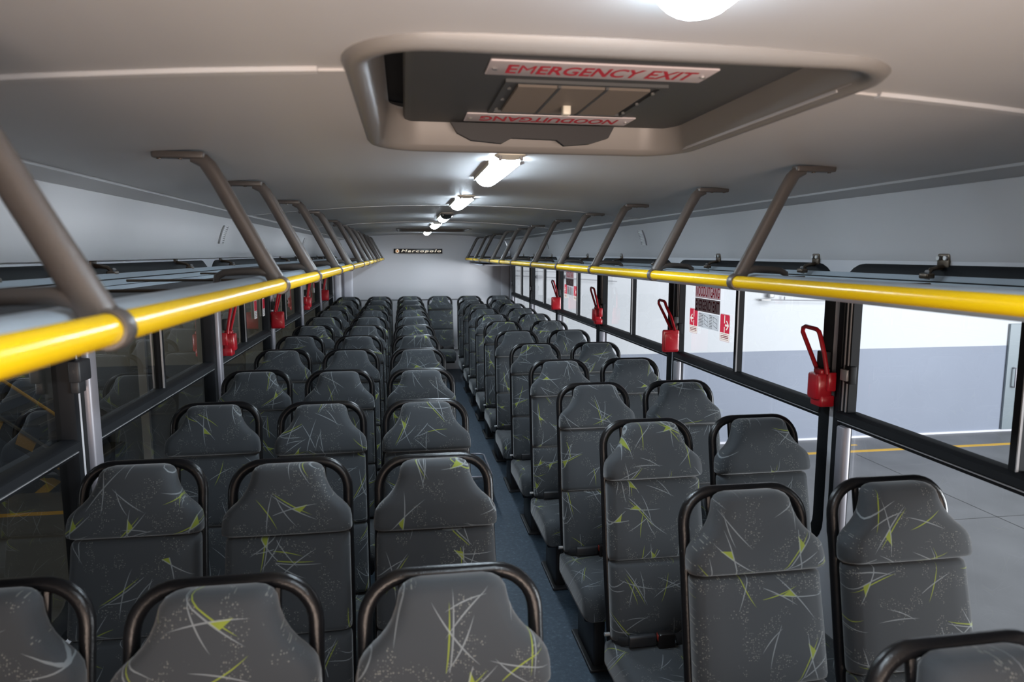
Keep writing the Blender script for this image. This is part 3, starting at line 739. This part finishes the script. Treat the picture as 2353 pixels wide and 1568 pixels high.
# ------------------------------------------------------------------ emergency window releases
def release(sgn, y, variant, label, lean):
    xw = XL if sgn < 0 else XR; IN = lambda dx: xw-sgn*dx
    root = thing('window_release', (IN(0.03), y, 1.16), label, 'safety handle', 'red window releases on the %s' % ('left' if sgn < 0 else 'right'))
    if variant == 'round':
        mb = MB(); mb.rbox(*sorted((IN(0.018), IN(0.085))), y-0.030, y+0.040, 1.188, 1.286, 0.016)
        mb.rbox(*sorted((IN(0.012), IN(0.070))), y-0.034, y+0.036, 1.162, 1.205, 0.010)
        mb.rbox(*sorted((IN(0.030), IN(0.070))), y-0.024, y+0.024, 1.280, 1.302, 0.008)
        hb = mb.build('housing', M_['red'], root)
        mb = MB(); mb.rbox(*sorted((IN(0.016), IN(0.050))), y-0.044, y-0.026, 1.222, 1.292, 0.007); mb.build('catch', M_['red'], hb)
    else:
        mb = MB(); mb.rbox(*sorted((IN(0.014), IN(0.110))), y-0.014, y+0.012, 1.160, 1.288, 0.010, axis='y')
        hb = mb.build('housing', M_['red'], root)
        mb = MB(); mb.rbox(*sorted((IN(0.022), IN(0.102))), y-0.020, y-0.012, 1.168, 1.272, 0.010, axis='y'); mb.build('cover', M_['red'], hb)
    pts = []
    b0, b1, t0, t1 = y-0.034, y+0.022, y-0.020+lean, y+0.092+lean
    q = [(b0, 1.285), (y-0.028+lean*0.4, 1.36), (t0, 1.422), (t0+0.008, 1.437), (t0+0.022, 1.444), (t1-0.022, 1.448), (t1-0.005, 1.441), (t1, 1.425), (y+0.060+lean*0.5, 1.36), (b1, 1.285)]
    mb = MB(); mb.tube([(IN(0.050+0.10*(z-1.285)), yy, z) for yy, z in q], 0.0082, 10, ref=(1, 0, 0)); mb.build('pull_loop', M_['red'], root)
    mb = MB(); mb.rbox(*sorted((IN(0.015), IN(0.045))), y+0.0, y+0.045, 1.300, 1.362, 0.006); mb.build('glass_spike', M_['darkplast'], root)
    return root
release(1, 2.27, 'round', 'red emergency window release on the nearest right pillar', 0.02)
release(1, 3.690, 'flat', 'red emergency window release with flat cover beside the exit stickers, right side', 0.10)
release(1, 5.250, 'round', 'red emergency window release on the third right pillar, fainter and smaller', 0.05)
release(1, 6.690, 'flat', 'smallest red window release, on the farthest right pillar that has one', 0.10)
release(-1, 3.930, 'round', 'nearest red window release on the left pillars, rounded box', 0.03)
release(-1, 5.330, 'flat', 'square red window release below the left rail, second from the front', 0.08)
release(-1, 7.06, 'round', 'third red window release along the left windows, partly hidden by seats', 0.05)
release(-1, 8.45, 'flat', 'farthest red window release on the left side', 0.08)
mb = MB(); mb.rbox(-1.0, -0.965, 2.19, 2.27, 1.335, 1.40, 0.008); mb.rbox(-1.0, -0.975, 2.20, 2.25, 1.30, 1.34, 0.006)
o = mb.build('window_catch', M_['darkplast']); tag(o, 'black window catch box on the nearest left pillar', 'catch')

# ------------------------------------------------------------------ stickers on the glass
def face(sgn):
    x = (XL-0.0165*1) if sgn < 0 else (XR+0.0165)
    return x, (Vector((0, 1, 0)) if sgn < 0 else Vector((0, -1, 0)))
def sticker_set(dy, rank):
    x, rt = face(1); upv = Vector((0, 0, 1)); e = Vector((-0.0006, 0, 0))
    def P(yc, zc, lift=0): return Vector((x, yc+dy, zc))+e*(1+lift)
    def slab(yc, zc, w_, h, q, m, nm, parent=None):
        mb = MB(); poly = rrpoly(-w_/2, w_/2, -h/2, h/2, q, 4)
        mb.prism(poly, lambda p, hh: tuple(Vector((x-0.0002, yc+dy, zc))+rt*p[0]+upv*p[1]+Vector((-hh, 0, 0))), 0, 0.0008)
        return mb.build(nm, m, parent, smooth=False)
    s = slab(3.395, 1.520, 0.300, 0.070, 0.002, M_['vpale'], 'exit_sticker')
    mb = MB(); text(mb, 'NOODUITGANG', 0.280, 0.056, P(3.395, 1.520, 1), rt, upv, bold=0.018); mb.build('lettering', M_['vred'], s, smooth=False)
    tag(s, 'pale NOODUITGANG sticker with red letters on the %s window glass' % rank, 'sticker', 'exit stickers on the right windows')
    s = slab(3.395, 1.446, 0.300, 0.070, 0.002, M_['vshade'], 'exit_sticker')
    mb = MB(); text(mb, 'EMERGENCY EXIT', 0.280, 0.056, P(3.395, 1.446, 1), rt, upv, bold=0.018); mb.build('lettering', M_['vdark'], s, smooth=False)
    tag(s, 'dark EMERGENCY EXIT sticker under the NOODUITGANG one on the %s window glass' % rank, 'sticker', 'exit stickers on the right windows')
    # instruction sheet
    s = slab(3.375, 1.366, 0.245, 0.080, 0.001, M_['film'], 'instruction_sheet')
    mb = MB()
    for k in range(9):
        z = 1.398-0.008*k
        for (ya, w_) in ((3.462, 0.058), (3.345, 0.036)):
            flat(mb, [(-w_/2, -0.0012), (w_/2, -0.0012), (w_/2, 0.0012), (-w_/2, 0.0012)], P(ya, z, 1), rt, upv)
    for ya in (3.400, 3.292):
        for (p, q) in (((-0.022, 0.026), (0.022, 0.014)), ((0.022, 0.014), (0.022, -0.030)), ((0.022, -0.030), (-0.022, -0.018)), ((-0.022, -0.018), (-0.022, 0.026)), ((-0.022, 0.004), (0.022, -0.008))):
            dd = Vector((q[0]-p[0], q[1]-p[1])).normalized(); n = Vector((-dd.y, dd.x))*0.0011
            flat(mb, [(p[0]+n.x, p[1]+n.y), (q[0]+n.x, q[1]+n.y), (q[0]-n.x, q[1]-n.y), (p[0]-n.x, p[1]-n.y)], P(ya, 1.368, 1), rt, upv)
    mb.build('diagram', M_['greyprint'], s, smooth=False)
    tag(s, 'white instruction sheet with line drawings between two red arrow stickers, %s window' % rank, 'sticker', 'instruction sheets')
    for yc, zc, dirn, nm in ((3.560, 1.352, -1, 'left'), (3.185, 1.352, 1, 'right')):
        mb = MB(); o_ = rrpoly(-0.054, 0.054, -0.070, 0.070, 0.010, 4); n = len(o_); D = dirn
        def PP(p, lift=0.0): return tuple(P(yc, zc, lift)+rt*p[0]+upv*p[1])
        in_ = rrpoly(-0.050, 0.050, -0.066, 0.066, 0.007, 4)
        mb.add([PP(p) for p in o_]+[PP(p) for p in in_], [(k, (k+1) % n, n+(k+1) % n, n+k) for k in range(n)])
        s = mb.build('arrow_sticker', M_['vpale'], smooth=False)
        shapes = ([(-0.004*D-0.003, 0.022), (-0.004*D+0.005, 0.022), (-0.004*D+0.005, 0.062), (-0.004*D-0.003, 0.062)],
                  [(-0.004*D-0.003, -0.026), (-0.004*D+0.005, -0.026), (-0.004*D+0.005, 0.004), (-0.004*D-0.003, 0.004)],
                  [(0.002*D, 0.008), (0.034*D, 0.008), (0.034*D, 0.018), (0.002*D, 0.018)],
                  [(0.024*D, 0.036), (0.044*D, 0.013), (0.032*D, 0.013), (0.012*D, 0.036)],
                  [(0.024*D, -0.010), (0.044*D, 0.013), (0.032*D, 0.013), (0.012*D, -0.010)])
        def inside(p, poly):
            c_ = False
            for k in range(len(poly)):
                (xa, ya), (xb, yb) = poly[k], poly[k-1]
                if (ya > p[1]) != (yb > p[1]) and p[0] < (xb-xa)*(p[1]-ya)/(yb-ya)+xa: c_ = not c_
            return c_
        red, cream, small = MB(), MB(), MB(); st = 0.002
        for a in range(50):
            for b_ in range(66):
                x_, z_ = -0.050+st*a, -0.066+st*b_; c0 = (x_+st/2, z_+st/2)
                if not inside(c0, in_): continue
                q = [(x_, z_), (x_+st, z_), (x_+st, z_+st), (x_, z_+st)]
                if z_ < -0.0261: tgt = small if (abs(c0[0]) < 0.042 and int((-0.030-c0[1])/0.0046) % 2 == 0 and c0[1] < -0.031 and c0[1] > -0.060) else cream
                elif any(inside(c0, sh) for sh in shapes): tgt = cream
                else: tgt = red
                tgt.add([PP(p) for p in q], [(0, 1, 2, 3)])
        red.build('red_field', M_['vred'], s, smooth=False); cream.build('arrow', M_['vwhite'], s, smooth=False); small.build('small_print', M_['vdark'], s, smooth=False)
        tag(s, 'red sticker with white arrow pointing %s on the %s window glass' % (nm, rank), 'sticker', 'arrow stickers on the right windows')
sticker_set(0.0, 'second right')
sticker_set(3.045, 'fourth right')
for i, (y, z) in enumerate(((4.95, 1.335), (5.23, 1.33), (8.1, 1.34))):
    x, rt = face(-1); upv = Vector((0, 0, 1))
    mb = MB(); mb.prism(rrpoly(-0.045, 0.045, -0.065, 0.065, 0.006), lambda p, hh: (x+0.0002+hh, y+p[0], z+p[1]), 0, 0.0008)
    s = mb.build('warning_sticker', M_['white'], smooth=False)
    mb = MB(); flat(mb, [(-0.040, -0.010), (0.040, -0.010), (0.040, 0.060), (-0.040, 0.060)], (x+0.0016, y, z), rt, upv); mb.build('red_field', M_['redpaint'], s, smooth=False)
    mb = MB()
    for k in range(4): flat(mb, [(-0.035, -0.020-0.011*k), (0.035, -0.020-0.011*k), (0.035, -0.016-0.011*k), (-0.035, -0.016-0.011*k)], (x+0.0016, y, z), rt, upv)
    mb.build('small_print', M_['greyprint'], s, smooth=False)
    tag(s, ['small red and white sticker on the left glass, alone in its pane', 'small red and white sticker on the left glass touching the square red release', 'small red and white sticker on the left glass near the farthest left release'][i], 'sticker', 'stickers on the left windows')

# ------------------------------------------------------------------ sign on the rear wall
root = thing('brand_sign', (0.207, 10.14, 1.724), 'black nameplate reading Marcopolo on the rear wall', 'sign')
mb = MB(); mb.rbox(-0.143, 0.557, 10.128, 10.149, 1.722, 1.790, 0.004, axis='y'); mb.build('plate', M_['signblack'], root)
mb = MB(); text(mb, 'Marcopolo', 0.575, 0.050, (0.252, 10.1272, 1.754), (1, 0, 0), (0, 0, 1), bold=0.020, shear=0.25, spacing=1.25); mb.build('lettering', M_['signcream'], root, smooth=False)
mb = MB(); cx, cz_ = -0.092, 1.756
for k in range(6):
    a = 2*PI*k/6+PI/6
    flat(mb, [(0.021*math.cos(a)+0.0085*math.cos(a+b_), 0.021*math.sin(a)+0.0085*math.sin(a+b_)) for b_ in (0, 1.05, 2.09, 3.14, 4.19, 5.24)], (cx, 10.1272, cz_), (1, 0, 0), (0, 0, 1))
mb.build('emblem', M_['signcream'], root, smooth=False)
mb = MB(); flat(mb, [(0.012*math.cos(PI*k/3), 0.012*math.sin(PI*k/3)) for k in range(6)], (cx, 10.1272, cz_), (1, 0, 0), (0, 0, 1))
for k in range(6):
    a = 2*PI*k/6
    flat(mb, [(0.024*math.cos(a)+0.005*math.cos(b_), 0.024*math.sin(a)+0.005*math.sin(b_)) for b_ in (0, 1.57, 3.14, 4.71)], (cx, 10.1272, cz_), (1, 0, 0), (0, 0, 1))
mb.build('emblem_star', M_['signorange'], root, smooth=False)

# vents in the coves
cvp = [(1.222, 1.88), (1.240, 1.84), (1.256, 1.79), (1.267, 1.74)]
def cove_x(z, sgn):
    for (a, b), (c, d_) in zip(cvp, cvp[1:]):
        if d_ <= z <= b: return XM+sgn*(a+(c-a)*(b-z)/(b-d_))
    return XM+sgn*1.27
vi = 0
for sgn, ys in ((-1, (3.90, 6.9)), (1, (4.28, 7.3))):
    for i, y in enumerate(ys):
        side = 'left' if sgn < 0 else 'right'
        root = thing('air_vent', (cove_x(1.82, sgn), y, 1.77), 'pale slatted air vent in the %s cove panel, %s one' % (side, ('nearer', 'farther')[i]), 'vent', 'cove vents')
        mb = MB()
        zz = [1.772, 1.80, 1.83, 1.868]
        hw = 0.045
        for ya, yb in ((y-hw, y-hw+0.008), (y+hw-0.008, y+hw)):
            mb.loft([[(cove_x(z, sgn)-sgn*0.001, ya, z), (cove_x(z, sgn)-sgn*0.011, ya, z), (cove_x(z, sgn)-sgn*0.011, yb, z), (cove_x(z, sgn)-sgn*0.001, yb, z)] for z in zz])
        mb.build('vent_frame', M_['cove'], root, smooth=False)
        for k in range(10):
            z = 1.774+0.0098*k; xx = cove_x(z, sgn)
            mb = MB(); mb.box(*sorted((xx-sgn*0.0005, xx-sgn*0.010)), y-hw, y+hw, z, z+0.0045); mb.build('slat', M_['cove'], root, smooth=False)

# small white end shelf below the right rack, and the raised box in the aisle
mb = MB(); mb.rbox(0.96, 1.50, 8.55, 10.13, 1.566, 1.586, 0.05); o = mb.build('corner_panel', M_['trimlight']); tag(o, 'pale rounded panel under the far end of the right rack', 'panel')
root = thing('floor_box', (0.39, 4.75, 0), 'low blue grey box with pale aluminium edging beside the left aisle seats', 'box')
mb = MB(); mb.rbox(0.24, 0.575, 4.50, 5.05, 0.0, 0.20, 0.05); mb.build('body', M_['vinyl'], root)
pth = [(x, y, 0.202) for x, y in rrpoly(0.243, 0.572, 4.503, 5.047, 0.05, 5)]
mb = MB(); mb.tube(pth, 0.0055, 6, closed=True, ref=(0, 0, 1)); mb.build('edge_trim', M_['alubright'], root)

# ------------------------------------------------------------------ the hall outside
GZ = -1.43; WY = 10.42
struct(MB().box(-11, 15, -9, WY, GZ-0.1, GZ).build('hall_floor', M_['concrete']))
mb = MB(); mb.box(-11, 15, WY, WY+0.2, 0.115, 7); struct(mb.build('wall_hall_upper', M_['hallwhite'], smooth=False))
mb = MB(); mb.box(-11, 15, WY-0.002, WY+0.2, GZ, 0.115); struct(mb.build('wall_hall_lower', M_['hallgrey'], smooth=False))
mb = MB(); mb.box(-11.2, -11, -9, WY, GZ, 7); struct(mb.build('wall_hall_left', M_['hallgrey'], smooth=False))
mb = MB(); mb.box(-11, 15, WY-0.03, WY-0.002, GZ, GZ+0.035); struct(mb.build('baseboard_hall', M_['trimlight'], smooth=False))
mb = MB(); mb.box(1.9, 15, 9.61, 9.71, GZ, GZ+0.002); struct(mb.build('floor_line', M_['lineyellow'], smooth=False))
mb = MB(); mb.box(6.9, 7.36, 9.97, 10.03, GZ, GZ+0.002); struct(mb.build('floor_line', M_['lineyellow'], smooth=False))
mb = MB(); mb.box(-10.9, -1.6, 8.73, 8.85, GZ, GZ+0.002); struct(mb.build('floor_line', M_['lineyellow'], smooth=False))
for a in (6.885, 3.9): 
    mb = MB(); mb.box(1.9, 15, a, a+0.012, GZ, GZ+0.0015); struct(mb.build('floor_joint', M_['stairdark'], smooth=False))
mb = MB(); mb.box(7.0, 7.012, -9, 9.5, GZ, GZ+0.0015); struct(mb.build('floor_joint', M_['stairdark'], smooth=False))
root = thing('door_1', (11.0, WY, GZ), None, None); root['kind'] = 'structure'
mb = MB(); mb.rbox(10.46, 11.6, WY-0.05, WY-0.01, GZ+0.04, 0.50, 0.01, axis='y'); mb.build('door_leaf', M_['doorgrey'], root)
mb = MB(); mb.tube([(10.58, WY-0.05, -0.62), (10.58, WY-0.12, -0.62), (10.58, WY-0.12, -0.28), (10.58, WY-0.05, -0.28)], 0.018, 8, ref=(1, 0, 0)); mb.build('door_handle', M_['alubright'], root)
# cable runs on the hall wall
root = thing('wall_cable', (2.3, WY-0.05, 1.3), 'thin cable with two clips on the white hall wall, seen through the far right windows', 'cable')
mb = MB(); mb.tube([(1.62, WY-0.05, 1.385), (2.3, WY-0.05, 1.35), (3.3, WY-0.05, 1.285)], 0.008, 6); mb.tube([(1.7, WY-0.05, 1.455), (3.2, WY-0.05, 1.41)], 0.006, 6); mb.build('cable', M_['greyprint'], root)
for x in (2.05, 2.5): 
    mb = MB(); mb.rbox(x-0.05, x+0.05, WY-0.08, WY-0.02, 1.34, 1.385, 0.01); mb.build('clip', M_['greyprint'], root)
root = thing('wall_cable', (6.1, WY-0.05, 0.93), 'thin cable with grey bracket on the white hall wall below the right rail', 'cable')
mb = MB(); mb.tube([(5.75, WY-0.06, 0.972), (7.4, WY-0.06, 0.93)], 0.008, 6); mb.tube([(6.15, WY-0.06, 1.02), (6.15, WY-0.06, 0.96)], 0.01, 6); mb.build('cable', M_['greyprint'], root)
mb = MB(); mb.rbox(5.72, 5.90, WY-0.10, WY-0.02, 0.955, 0.985, 0.01); mb.rbox(5.86, 5.96, WY-0.09, WY-0.02, 1.0, 1.09, 0.02); mb.build('bracket', M_['silver'], root)
# left: door jamb, steel stair with hazard markings and a chevron kerb
mb = MB(); mb.box(-3.79, -3.68, WY-0.08, WY-0.01, GZ, 1.9); struct(mb.build('trim_14', M_['trimlight'], smooth=False))
root = thing('steel_stair', (-5.2, 9.9, GZ), 'dark steel stair with yellow handrail and yellow hazard blocks, outside the left windows', 'stair')
def sz(x): return -0.35-0.805*(x+5.116)          # top of stringer
mb = MB(); mb.add([(-7.2, 9.40, sz(-7.2)), (-3.95, 9.40, sz(-3.95)), (-3.95, 9.40, sz(-3.95)-0.03), (-7.2, 9.40, sz(-7.2)-0.03), (-7.2, 9.44, sz(-7.2)), (-3.95, 9.44, sz(-3.95)), (-3.95, 9.44, sz(-3.95)-0.03), (-7.2, 9.44, sz(-7.2)-0.03)],
                  [(0, 1, 2, 3), (4, 5, 6, 7), (0, 1, 5, 4), (3, 2, 6, 7), (0, 3, 7, 4), (1, 2, 6, 5)])
mb.build('stringer', M_['steel'], root, smooth=False)
mb = MB(); mb.add([(-7.2, 9.42, sz(-7.2)-0.03), (-3.95, 9.42, sz(-3.95)-0.03), (-3.95, 9.42, sz(-3.95)-0.30), (-7.2, 9.42, sz(-7.2)-0.30), (-7.2, 9.45, sz(-7.2)-0.03), (-3.95, 9.45, sz(-3.95)-0.03), (-3.95, 9.45, sz(-3.95)-0.30), (-7.2, 9.45, sz(-7.2)-0.30)],
                  [(0, 1, 2, 3), (4, 5, 6, 7), (0, 1, 5, 4), (3, 2, 6, 7), (0, 3, 7, 4), (1, 2, 6, 5)])
mb.build('side_plate', M_['stairdark'], root, smooth=False)
for k in range(9):
    x = -5.11-0.21*2+0.21*k+(-0.42)
    z = sz(x)+0.05
    mb = MB(); mb.box(x-0.02, x+0.22, 9.44, 10.38, z-0.03, z); mb.build('tread', M_['stairdark'], root, smooth=False)
    mb = MB(); mb.box(x+0.20, x+0.225, 9.44, 10.38, z-0.035, z+0.004); mb.build('nosing', M_['steel'], root, smooth=False)
for k in range(7):
    x = -6.0+0.36*k
    mb = MB(); a, b = x, x+0.19
    mb.add([(a, 9.415, sz(a)-0.04), (b, 9.415, sz(b)-0.04), (b-0.06, 9.415, sz(b)-0.16), (a-0.06, 9.415, sz(a)-0.20), (a, 9.42, sz(a)-0.04), (b, 9.42, sz(b)-0.04), (b-0.06, 9.42, sz(b)-0.16), (a-0.06, 9.42, sz(a)-0.20)],
           [(0, 1, 2, 3), (4, 5, 6, 7), (0, 1, 5, 4), (3, 2, 6, 7), (0, 3, 7, 4), (1, 2, 6, 5)])
    mb.build('hazard_block', M_['hazardyellow'], root, smooth=False)
mb = MB(); mb.tube([(-7.0, 9.42, sz(-7.0)+0.52), (-4.25, 9.42, sz(-4.25)+0.52)], 0.022, 8); mb.build('handrail', M_['hazardyellow'], root)
for x in (-6.2, -5.2, -4.42):
    mb = MB(); mb.tube([(x, 9.42, sz(x)), (x, 9.42, sz(x)+0.52)], 0.02, 8); mb.build('handrail_post', M_['stairdark'], root)
root = thing('hazard_kerb', (-4.9, 9.62, GZ), 'low black kerb board with yellow chevrons, outside the left windows', 'kerb')
mb = MB(); mb.box(-7.5, -3.9, 9.60, 9.64, GZ, GZ+0.20); mb.build('board', M_['stairdark'], root, smooth=False)
for k in range(7):
    x = -7.3+0.48*k
    mb = MB(); mb.add([(x+p, 9.597, GZ+q) for p, q in ((0, 0), (0.17, 0.0), (0.34, 0.14), (0.24, 0.198), (0.06, 0.198), (0.15, 0.125))]+[(x+p, 9.60, GZ+q) for p, q in ((0, 0), (0.17, 0.0), (0.34, 0.14), (0.24, 0.198), (0.06, 0.198), (0.15, 0.125))],
                      [(0, 1, 2, 3, 4, 5)]); mb.build('chevron', M_['hazardyellow'], root, smooth=False)
